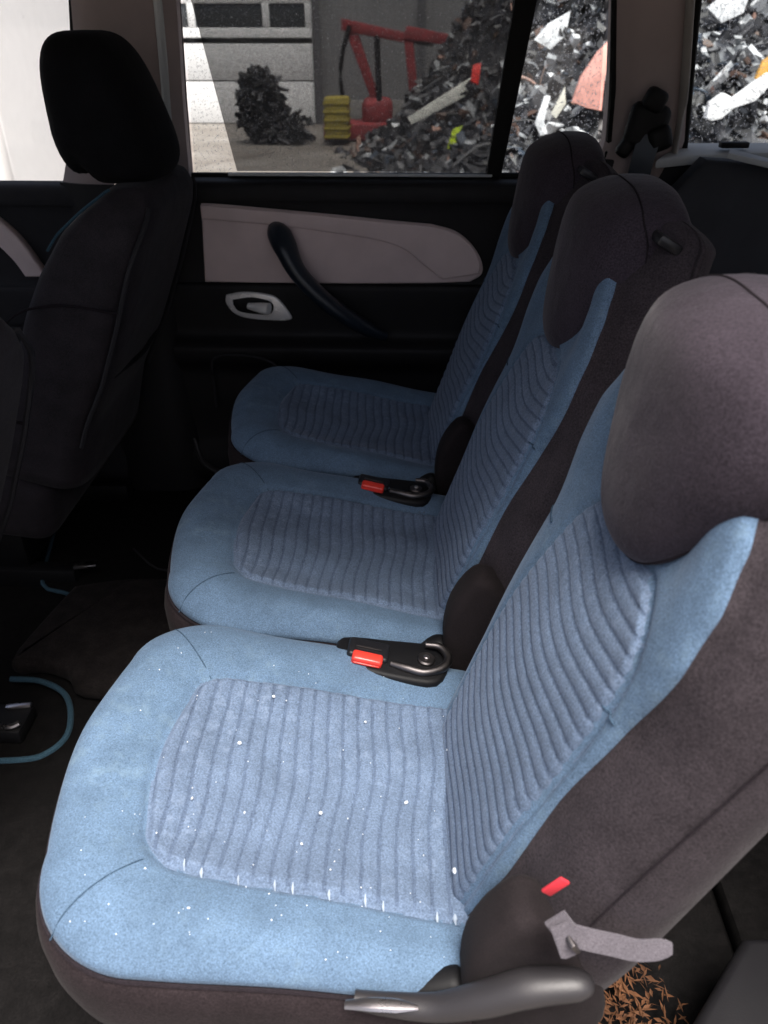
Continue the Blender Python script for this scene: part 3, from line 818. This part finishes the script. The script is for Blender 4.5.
# floor mat with a cut-out for the seat rail, bound in teal
mat = empty('floor_mat', (-.12, .75, -.34))
tag(mat, 'dark floor mat with teal binding around its cut-outs, before the rear seats', 'floor mat')
cut = curve2([(-.301, .655), (-.245, .652), (-.19, .625), (-.158, .58), (-.142, .52), (-.160, .480), (-.20, .463), (-.33, .455)], 5)
out2 = cut+[(-.33, -.08), (.16, -.08), (.18, .30), (.18, 1.30), (-.20, 1.34), (-.36, 1.30), (-.435, 1.245), (-.36, .955), (-.262, .905)]
wmesh(MB().prism([(x, y, -.338) for x, y in out2], (0, 0, .012), .003), 'mat_sheet', M['mat'], mat)
wmesh(MB().tube([(x, y, -.324) for x, y in cut], .0055, 8, 1), 'binding', M['teal'], mat)
wmesh(MB().tube([(-.262, .905, -.324), (-.30, .925, -.324), (-.36, .955, -.324), (-.40, 1.10, -.324), (-.435, 1.245, -.324)], .0045, 8, 3), 'binding', M['teal'], mat)
wmesh(MB().tube([(-.20, 1.10, -.324), (-.12, 1.02, -.324), (-.05, 1.03, -.324), (0, 1.12, -.324), (.05, 1.13, -.324)], .0025, 8, 3), 'binding', M['grey_trim'], mat)
hump = MB().prism([(x, y, -.327) for x, y in curve2([(-.262, .900), (-.285, .78), (-.297, .665), (-.24, .664), (-.18, .640), (-.14, .60), (-.02, .62), (.02, .80), (-.03, .92), (-.15, .93), (-.262, .900)], 3)[:-1]], (0, 0, .050), .022, 4)
wmesh(hump, 'raised_fold', fabric('mat_fold_carpet', (.014, .0115, .011), .4, .05, weave=300, mottle=40), mat)
# seat rail end seen inside the cut-out
rl = empty('seat_rail', (-.24, .55, -.34))
tag(rl, 'seat rail mount with two bright metal ends inside the teal-edged cut-out', 'seat rail')
wmesh(MB().box((.13, .07, .03), (-.285, .545, -.325), (0, 0, 0), .006), 'mount', M['black'], rl)
wmesh(MB().box((.045, .012, .006), (-.245, .570, -.307), (0, 0, R(8)), .002), 'bracket', M['metal'], rl)
wmesh(MB().tube([(-.26, .518, -.305), (-.235, .517, -.303), (-.222, .523, -.300)], .005, 8, 3), 'bracket', M['metal'], rl)
# luggage floor, leaf litter, trim wedge
lf = MB().box((1.0, 1.5, .04), (1.40, .66, -.325), (0, 0, 0), .01).build('luggage_floor', M['carpet']); tag(lf, kind='structure')
tr = MB().prism([(.735, -.02, -.20), (.86, .12, -.20), (1.05, .13, -.20), (1.05, -.10, -.20), (.72, -.10, -.20)], (0, 0, -.10), .012, 3)
tr = tr.build('scuff_panel', M['doorblack']); tag(tr, 'dark grey plastic scuff panel at the bottom right corner', 'trim panel')
lv = MB()
for i in range(750):
    x = .60+random.gauss(.116, .034); y = .0+random.random()*.22
    z = -.315+random.random()*.012
    a = random.uniform(0, 6.28); L_ = random.uniform(.004, .012); w = random.uniform(.0006, .0025)
    d = Vector((math.cos(a), math.sin(a), random.uniform(-.4, .4))).normalized()*L_; s_ = Vector((-math.sin(a), math.cos(a), random.uniform(-.5, .5)))*w
    c = Vector((x, y, z)); lv.add([c-d, c-s_, c+d, c+s_+Vector((0, 0, .002))], [(0, 1, 2), (0, 2, 3)])
lo = lv.build('leaf_litter', M['leaf'], None, False); tag(lo, 'brown dry leaf litter on the floor behind the nearest seat', 'leaf litter', None, 'stuff')

# ================================================================== OUTSIDE
def ground_mat():
    m, nt, b = new_mat('wet_yard_ground')
    c = ramp(nt, noise(nt, 1.3, 6, .7), [(.3, (.12, .10, .085)), (.55, (.20, .18, .16)), (.75, (.28, .26, .24))])
    nt.links.new(c, b.inputs['Base Color']); b.inputs['Roughness'].default_value = .6
    bump(nt, b, noise(nt, 20, 5), .5, .02)
    return m
tag(mesh('ground', [(-300, -300, -.69), (300, -300, -.69), (300, 300, -.69), (-300, 300, -.69)], [(0, 1, 2, 3)], ground_mat(), None, False), kind='structure')
def wall_mat():
    m, nt, b = new_mat('corrugated_grey_cladding')
    w = nt.nodes.new('ShaderNodeTexWave'); w.bands_direction = 'X'; w.inputs['Scale'].default_value = 3.2; w.inputs['Distortion'].default_value = 0
    nt.links.new(coords(nt), w.inputs['Vector'])
    c = ramp(nt, noise(nt, 2.5, 5), [(.3, (.24, .24, .245)), (.7, (.29, .29, .295))])
    nt.links.new(c, b.inputs['Base Color']); b.inputs['Roughness'].default_value = .6
    bump(nt, b, w.outputs['Fac'], .5, .01)
    return m
bd = empty('warehouse', (0, 14, -.69))
tag(bd, 'grey clad warehouse with white roller door at the back of the yard', 'building')
wmesh(MB().box((30, .3, 5.2), (4, 14.25, 1.9), (0, 0, 0), .02), 'wall', wall_mat(), bd)
wmesh(MB().box((30, .06, .35), (4, 14.08, -.52), (0, 0, 0), .01), 'plinth', plastic('concrete', (.22, .21, .20), .9, .2, 60), bd)
rd = MB()
white = plastic('white_painted_steel', (.78, .78, .78), .5, .05, 12, bumpd=.0002)
for k in range(7):
    z = -.69+.62*k
    if k == 2: continue
    rd.box((5.4, .05, .60), (-3.85, 14.02, z+.31), (0, 0, 0), .012)
rd.box((5.4, .05, .22), (-3.85, 14.02, .66-.11), (0, 0, 0), .01); rd.box((5.4, .05, .14), (-3.85, 14.02, .98+.07), (0, 0, 0), .01)
for x in (-6.5, -5.35, -4.2, -3.02, -1.86, -1.2): rd.box((.11, .05, .34), (x, 14.02, .82), (0, 0, 0), .005)
dr = wmesh(rd, 'roller_door', white, bd)
for x0, x1 in ((-6.44, -5.41), (-5.29, -4.26), (-4.14, -3.08), (-2.96, -1.92), (-1.80, -1.26)):
    wmesh(MB().box((x1-x0+.02, .02, .34), ((x0+x1)/2, 14.03, .82), (0, 0, 0), .002), 'window_pane', plastic('dark_pane', (.05, .055, .06), .15), dr)
wmesh(MB().box((.10, .10, 4.4), (-1.08, 13.98, 1.5), (0, 0, 0), .01).box((.10, .10, 5.0), (.55, 14.05, 1.8), (0, 0, 0), .01), 'downpipe', plastic('grey_pipe', (.14, .14, .15), .5), bd)

# white van in front of the yard, seen through the front window
vn = empty('white_van', (-5, 5.6, -.69))
tag(vn, 'white van filling the front side window at the left', 'van')
vw = plastic('white_van_paint', (.93, .92, .90), .5, .02, 30)
pr = [(-7.6, -.42), (-7.6, .35), (-7.0, .55), (-6.3, 1.35), (-6.0, 1.45), (-2.15, 1.45), (-2.02, 1.30), (-2.0, -.35), (-2.1, -.45)]
wmesh(MB().prism([(x, 4.7, z) for x, z in pr], (0, 1.9, 0), .06, 4), 'body', vw, vn)
for x in (-6.6, -3.0):
    for y in (4.78, 6.45):
        wh = wmesh(MB().cyl((x, y, -.36), (x, y+.2, -.36), .33, 32), 'wheel', M['rubber'], vn)
        wmesh(MB().cyl((x, y-.012, -.36), (x, y+.02, -.36), .19, 24), 'rim', M['metal'], wh)
wmesh(MB().box((.85, .03, .48), (-6.0, 4.69, .80), (0, 0, 0), .01), 'side_window', plastic('van_glass', (.03, .03, .035), .1), vn)
wmesh(MB().tube([(-3.28, 4.68, -.26), (-3.20, 4.66, -.30), (-3.10, 4.66, -.35)], .03, 8, 3), 'door_handle', M['grey_trim'], vn)

# red loader crane and yellow crate
redp = plastic('weathered_red_paint', (.26, .035, .04), .7, .4, 20)
cn = empty('loader_crane', (-.25, 12, -.69))
tag(cn, 'red loader crane with folded boom standing before the grey wall', 'crane')
wmesh(MB().box((.90, .6, .22), (-.35, 12, -.56), (0, 0, 0), .04).box((.42, .42, .36), (-.06, 12, -.33), (0, 0, 0), .10, 3), 'base', redp, cn)
wmesh(MB().prism([(-.05, 11.9, -.40), (.06, 11.9, -.40), (-.36, 11.9, .74), (-.52, 11.9, .74)], (0, .16, 0), .02), 'boom', redp, cn)
wmesh(MB().prism([(-.53, 11.88, .64), (-.53, 11.88, .78), (.30, 11.88, .62), (.30, 11.88, .50)], (0, .16, 0), .02), 'jib', redp, cn)
wmesh(MB().cyl((.26, 11.96, .56), (.70, 11.96, .50), .05), 'cylinder', M['dmetal'], cn)
wmesh(MB().tube([(-.42, 11.85, .70), (-.55, 11.85, .20), (-.50, 11.85, -.40)], .03, 8, 4).tube([(-.06, 11.85, .58), (-.04, 11.85, .1), (-.02, 11.85, -.30)], .04, 8, 4), 'hose', M['black'], cn)
c2 = empty('loader_crane', (.6, 11.2, -.69))
tag(c2, 'darker red crane arm half hidden behind the scrap heap', 'crane')
wmesh(MB().prism([(.42, 11.1, -.30), (.52, 11.1, -.30), (.42, 11.1, .62), (.30, 11.1, .62)], (0, .14, 0), .02), 'boom', redp, c2)
wmesh(MB().prism([(.30, 11.08, .56), (.34, 11.08, .70), (.90, 11.08, .60), (.90, 11.08, .48)], (0, .14, 0), .02), 'jib', redp, c2)
wmesh(MB().box((.5, .4, .4), (.5, 11.2, -.49), (0, 0, 0), .05), 'base', redp, c2)
yc = MB().box((.32, .4, .50), (-.58, 11.5, -.36), (0, 0, 0), .03)
for k in range(5): yc.box((.34, .42, .03), (-.58, 11.5, -.58+.10*k), (0, 0, 0), .005)
tag(yc.build('crate', plastic('dull_yellow_paint', (.30, .24, .04), .6, .3, 20)), 'dull yellow ribbed crate beside the red crane base', 'crate')

# chips / scrap
def chip(mb, c, size, rng, mi, flat=True):
    nn = rng.choice([4, 5, 5, 6]); E_ = Euler((rng.uniform(-1.2, 1.2), rng.uniform(-1, 1), rng.uniform(0, 6.28))).to_matrix()
    el = rng.choice([.15, .3, .5, .8, 1]); size *= 1+.6*(el < .4); th = size*rng.uniform(.04, .25)
    ring = []
    for k in range(nn):
        a = 2*math.pi*k/nn+rng.uniform(-.35, .35); r = size*rng.uniform(.6, 1)
        ring.append((r*math.cos(a), r*math.sin(a)*el))
    vs = [E_ @ Vector((x, y, th+rng.uniform(-.2, .2)*size)) for x, y in ring]+[E_ @ Vector((x*.9, y*.9, -th)) for x, y in ring]
    vs = [v+Vector(c) for v in vs]
    fs = [tuple(range(nn)), tuple(range(2*nn-1, nn-1, -1))]+[(k, (k+1) % nn, nn+(k+1) % nn, nn+k) for k in range(nn)]
    mb.add(vs, fs, mi)
def heap_h(x, y):
    # height of the heap's surface above the ground
    ex = sstep(-.15, 3.0, x+.18*math.sin(y*2)+(y-8)*.06); ey = sstep(6.6, 10.5, y)*.75+.25*sstep(6.4, 7.4, y)
    return 3.3*ex*ey+.25*math.sin(x*2.3+y)*ex+.15*math.sin(y*3.1-x*2)*ex
rng = random.Random(11)
hp = MB(); vs = []; fs = []; nx, ny = 90, 60
for i in range(nx+1):
    for j in range(ny+1):
        x = -.6+10*i/nx; y = 6.3+6.5*j/ny
        vs.append((x, y, -.72+heap_h(x, y)*(1 if j < ny-3 else .2)+rng.uniform(0, .08)*(sstep(-.5, .5, x))))
for i in range(nx):
    for j in range(ny): fs.append((i*(ny+1)+j, (i+1)*(ny+1)+j, (i+1)*(ny+1)+j+1, i*(ny+1)+j+1))
hp.add(vs, fs, 0)
pal = [(.018, .018, .02), (.05, .05, .055), (.12, .12, .125), (.30, .31, .32), (.70, .71, .72), (.10, .06, .045), (.40, .24, .19), (.06, .08, .11)]
hm = [plastic('scrap_%s' % n_, c, .45, .35, 20) for n_, c in zip(('black', 'charcoal', 'grey', 'light_grey', 'white', 'rust', 'terracotta', 'slate'), pal)]
wts = [40, 26, 14, 8, 5, 5, 1.5, 4]
for i in range(15000):
    x = -.5+7.5*rng.random()**.85; y = 6.5+5.0*rng.random()**1.3
    h = heap_h(x, y)
    if h < .03: 
        if rng.random() > .15: continue
    mi = rng.choices(range(8), wts)[0]
    sz = rng.choice([.018, .025, .03, .045, .06, .08, .12]) * (1.2 if mi in (3, 4) and x > 1.5 else 1)
    if mi in (0, 1) and x > 1.5 and rng.random() < .14: mi = 4 if rng.random() < .6 else 3
    if mi == 4 and x < 1.3 and rng.random() < .7: mi = 1
    chip(hp, (x, y, -.70+h+rng.uniform(0, .06)), sz, rng, mi)
for i in range(260):      # bent pipes, wire and long strips between the shards
    x = -.1+6.5*rng.random()**.9; y = 6.6+3.6*rng.random(); h = heap_h(x, y)
    if h < .15: continue
    L_ = rng.uniform(.15, .6); a = rng.uniform(0, 6.28); e = rng.uniform(-.5, .6)
    d_ = Vector((math.cos(a)*math.cos(e), math.sin(a)*.5, math.sin(e))); c_ = Vector((x, y, -.66+h)); b_ = Vector((rng.uniform(-.08, .08), 0, rng.uniform(-.05, .10)))
    hp.tube([c_-d_*L_/2, c_+b_, c_+d_*L_/2], rng.choice([.006, .01, .016, .028]), 6, 4, flat=rng.choice([1, 1, .4]), mi=rng.choices(range(8), [12, 12, 8, 8, 6, 5, 2, 3])[0])
ho = hp.build('scrap_heap', hm, None, False)
tag(ho, 'tangled heap of black, grey and white scrap outside the windows', 'scrap heap', None, 'stuff')

def ray_heap(px, py):
    """where a sight line from the door opening meets the heap"""
    P_ = R(31.5); ps = R(1.9)
    f_ = Vector((-math.sin(ps)*math.cos(P_), math.cos(ps)*math.cos(P_), -math.sin(P_))); r_ = Vector((math.cos(ps), math.sin(ps), 0)); u_ = r_.cross(f_)
    d = f_+r_*((px-384)/800)+u_*((512-py)/800); o = Vector((.445, -.45, .74)); t = 6
    while t < 18:
        p = o+d*t
        if p.z < -.70+heap_h(p.x, p.y)+.12 and p.y > 6.4: return p
        t += .05
    return o+d*9
def piece(name, pix, mat, label, cat, thick=.03, lift=.10):
    c = ray_heap(sum(p[0] for p in pix)/len(pix), sum(p[1] for p in pix)/len(pix))
    s = (c.y+.45)/ (1) ; dist = (c-Vector((.445, -.45, .74))).dot(Vector((0, math.cos(R(31.5)), -math.sin(R(31.5)))))
    k = dist/800; cx = sum(p[0] for p in pix)/len(pix); cy = sum(p[1] for p in pix)/len(pix)
    pts = [(c.x+(p[0]-cx)*k, c.y-lift*1.5-(cy-p[1])*k*-.35, c.z+(cy-p[1])*k*1.05) for p in pix]
    o = MB().prism([tuple(p) for p in pts], (0, thick, 0), min(.008, thick*.3), 2).build(name, mat)
    return tag(o, label, cat)
wp = hm[4]
piece('plank', [(412, 119), (408, 113), (470, 80), (478, 84), (478, 90)], plastic('dirty_white_board', (.55, .55, .50), .5, .2), 'long dirty white plank leaning on the heap behind the sun blind', 'plank')
piece('plastic_cap', [(470, 79), (472, 66), (480, 64), (478, 82)], plastic('red_plastic', (.75, .04, .03), .4), 'small red plastic piece at the upper end of the white plank', 'scrap piece')
piece('bottle_piece', [(447, 145), (452, 129), (462, 126), (457, 134), (456, 146)], plastic('lime_plastic', (.55, .72, .02), .4), 'bright lime yellow piece low on the scrap heap', 'scrap piece')
piece('curved_panel', [(568, 95), (575, 75), (590, 55), (606, 42), (607, 60), (598, 75), (597, 102), (583, 100)], plastic('salmon_paint', (.62, .30, .25), .5, .2), 'salmon pink curved panel seen through the quarter glass', 'scrap panel', .06, .2)
piece('white_sheet', [(532, 38), (545, 25), (566, 15), (562, 35), (548, 46)], wp, 'crumpled white sheet at the top of the quarter glass view', 'scrap sheet', .05, .15)
piece('white_bar', [(532, 120), (540, 98), (546, 98), (541, 118), (545, 128), (538, 130)], wp, 'bent white bar low behind the quarter glass', 'scrap bar', .04, .15)
piece('white_shard', [(548, 110), (560, 88), (562, 102), (553, 114)], plastic('cream_plastic', (.6, .58, .50), .5), 'cream shard just left of the salmon pink panel', 'scrap piece', .04, .15)
piece('white_bag', [(697, 112), (700, 100), (712, 92), (722, 96), (752, 76), (756, 84), (742, 98), (722, 104), (712, 112), (703, 114)], plastic('white_bag', (.85, .85, .85), .6, .05), 'white torn bag draped on the heap in the rear side window', 'bag', .10, .2)
piece('orange_piece', [(744, 74), (750, 60), (768, 50), (775, 56), (756, 68), (750, 78)], plastic('orange_plastic', (.62, .33, .07), .5, .2), 'orange brown strip above the white bag in the rear side window', 'scrap piece', .05, .2)
piece('pale_sheet', [(700, 8), (712, 0), (740, -5), (735, 12), (715, 20)], wp, 'pale sheet at the top of the rear side window view', 'scrap sheet', .05, .15)

# black shaggy bundle in front of the roller door
sb = MB(); r5 = random.Random(5)
for i in range(1300):
    a = r5.uniform(0, 6.28); e = r5.uniform(-1.2, 1.5); rr = .33*(r5.random()**.35)
    x = -1.62+rr*math.cos(a)*math.cos(e)*1.05; z = -.24+rr*math.sin(e)*1.35; y = 11.6+rr*math.sin(a)*math.cos(e)
    if r5.random() < .3: x += r5.uniform(.05, .45); z = -.66+abs(z+.24)*.8
    chip(sb, (x, y, z), r5.uniform(.03, .10), r5, r5.choice([0, 0, 1]))
tag(sb.build('scrap_bundle', [M['black'], hm[1]], None, False), 'black shaggy bundle standing on the ground before the white roller door', 'scrap bundle')

# ================================================================== CAMERA, LIGHT, WORLD
cam = bpy.data.cameras.new('camera'); co = bpy.data.objects.new('camera', cam); col.objects.link(co)
cam.sensor_fit = 'HORIZONTAL'; cam.sensor_width = 36; cam.lens = 36*800/768
co.location = (.445, -.45, .74); co.rotation_euler = (R(90-31.5), 0, R(1.9))
cam.clip_start = .02; cam.clip_end = 1000
cam.dof.use_dof = True; cam.dof.focus_distance = 1.15; cam.dof.aperture_fstop = 10
scene.camera = co
EL, AZ = R(70), R(160)       # overcast sun high behind the viewer
w = scene.world; w.use_nodes = True; nt = w.node_tree; nt.nodes.clear()
o = nt.nodes.new('ShaderNodeOutputWorld'); b = nt.nodes.new('ShaderNodeBackground'); s = nt.nodes.new('ShaderNodeTexSky')
s.sky_type = 'NISHITA'; s.sun_disc = False; s.sun_elevation = EL; s.sun_rotation = AZ; s.dust_density = 8; s.air_density = .8; s.ozone_density = 1
b.inputs[1].default_value = .05
nt.links.new(s.outputs[0], b.inputs[0]); nt.links.new(b.outputs[0], o.inputs[0])
sun = bpy.data.lights.new('sun', 'SUN'); sun.energy = 1.5; sun.angle = R(28); sun.color = (1, .97, .93)
so = bpy.data.objects.new('sun', sun); col.objects.link(so)
d = Vector((math.sin(AZ)*math.cos(EL), math.cos(AZ)*math.cos(EL), math.sin(EL)))
so.rotation_euler = d.to_track_quat('Z', 'Y').to_euler(); so.location = (0, -5, 6)
scene.view_settings.view_transform = 'Standard'; scene.view_settings.look = 'None'
scene.view_settings.exposure = 2.05; scene.view_settings.gamma = 1
scene.render.engine = 'CYCLES'
scene.cycles.max_bounces = 8; scene.cycles.transparent_max_bounces = 12
scene.render.resolution_x = 768; scene.render.resolution_y = 1024
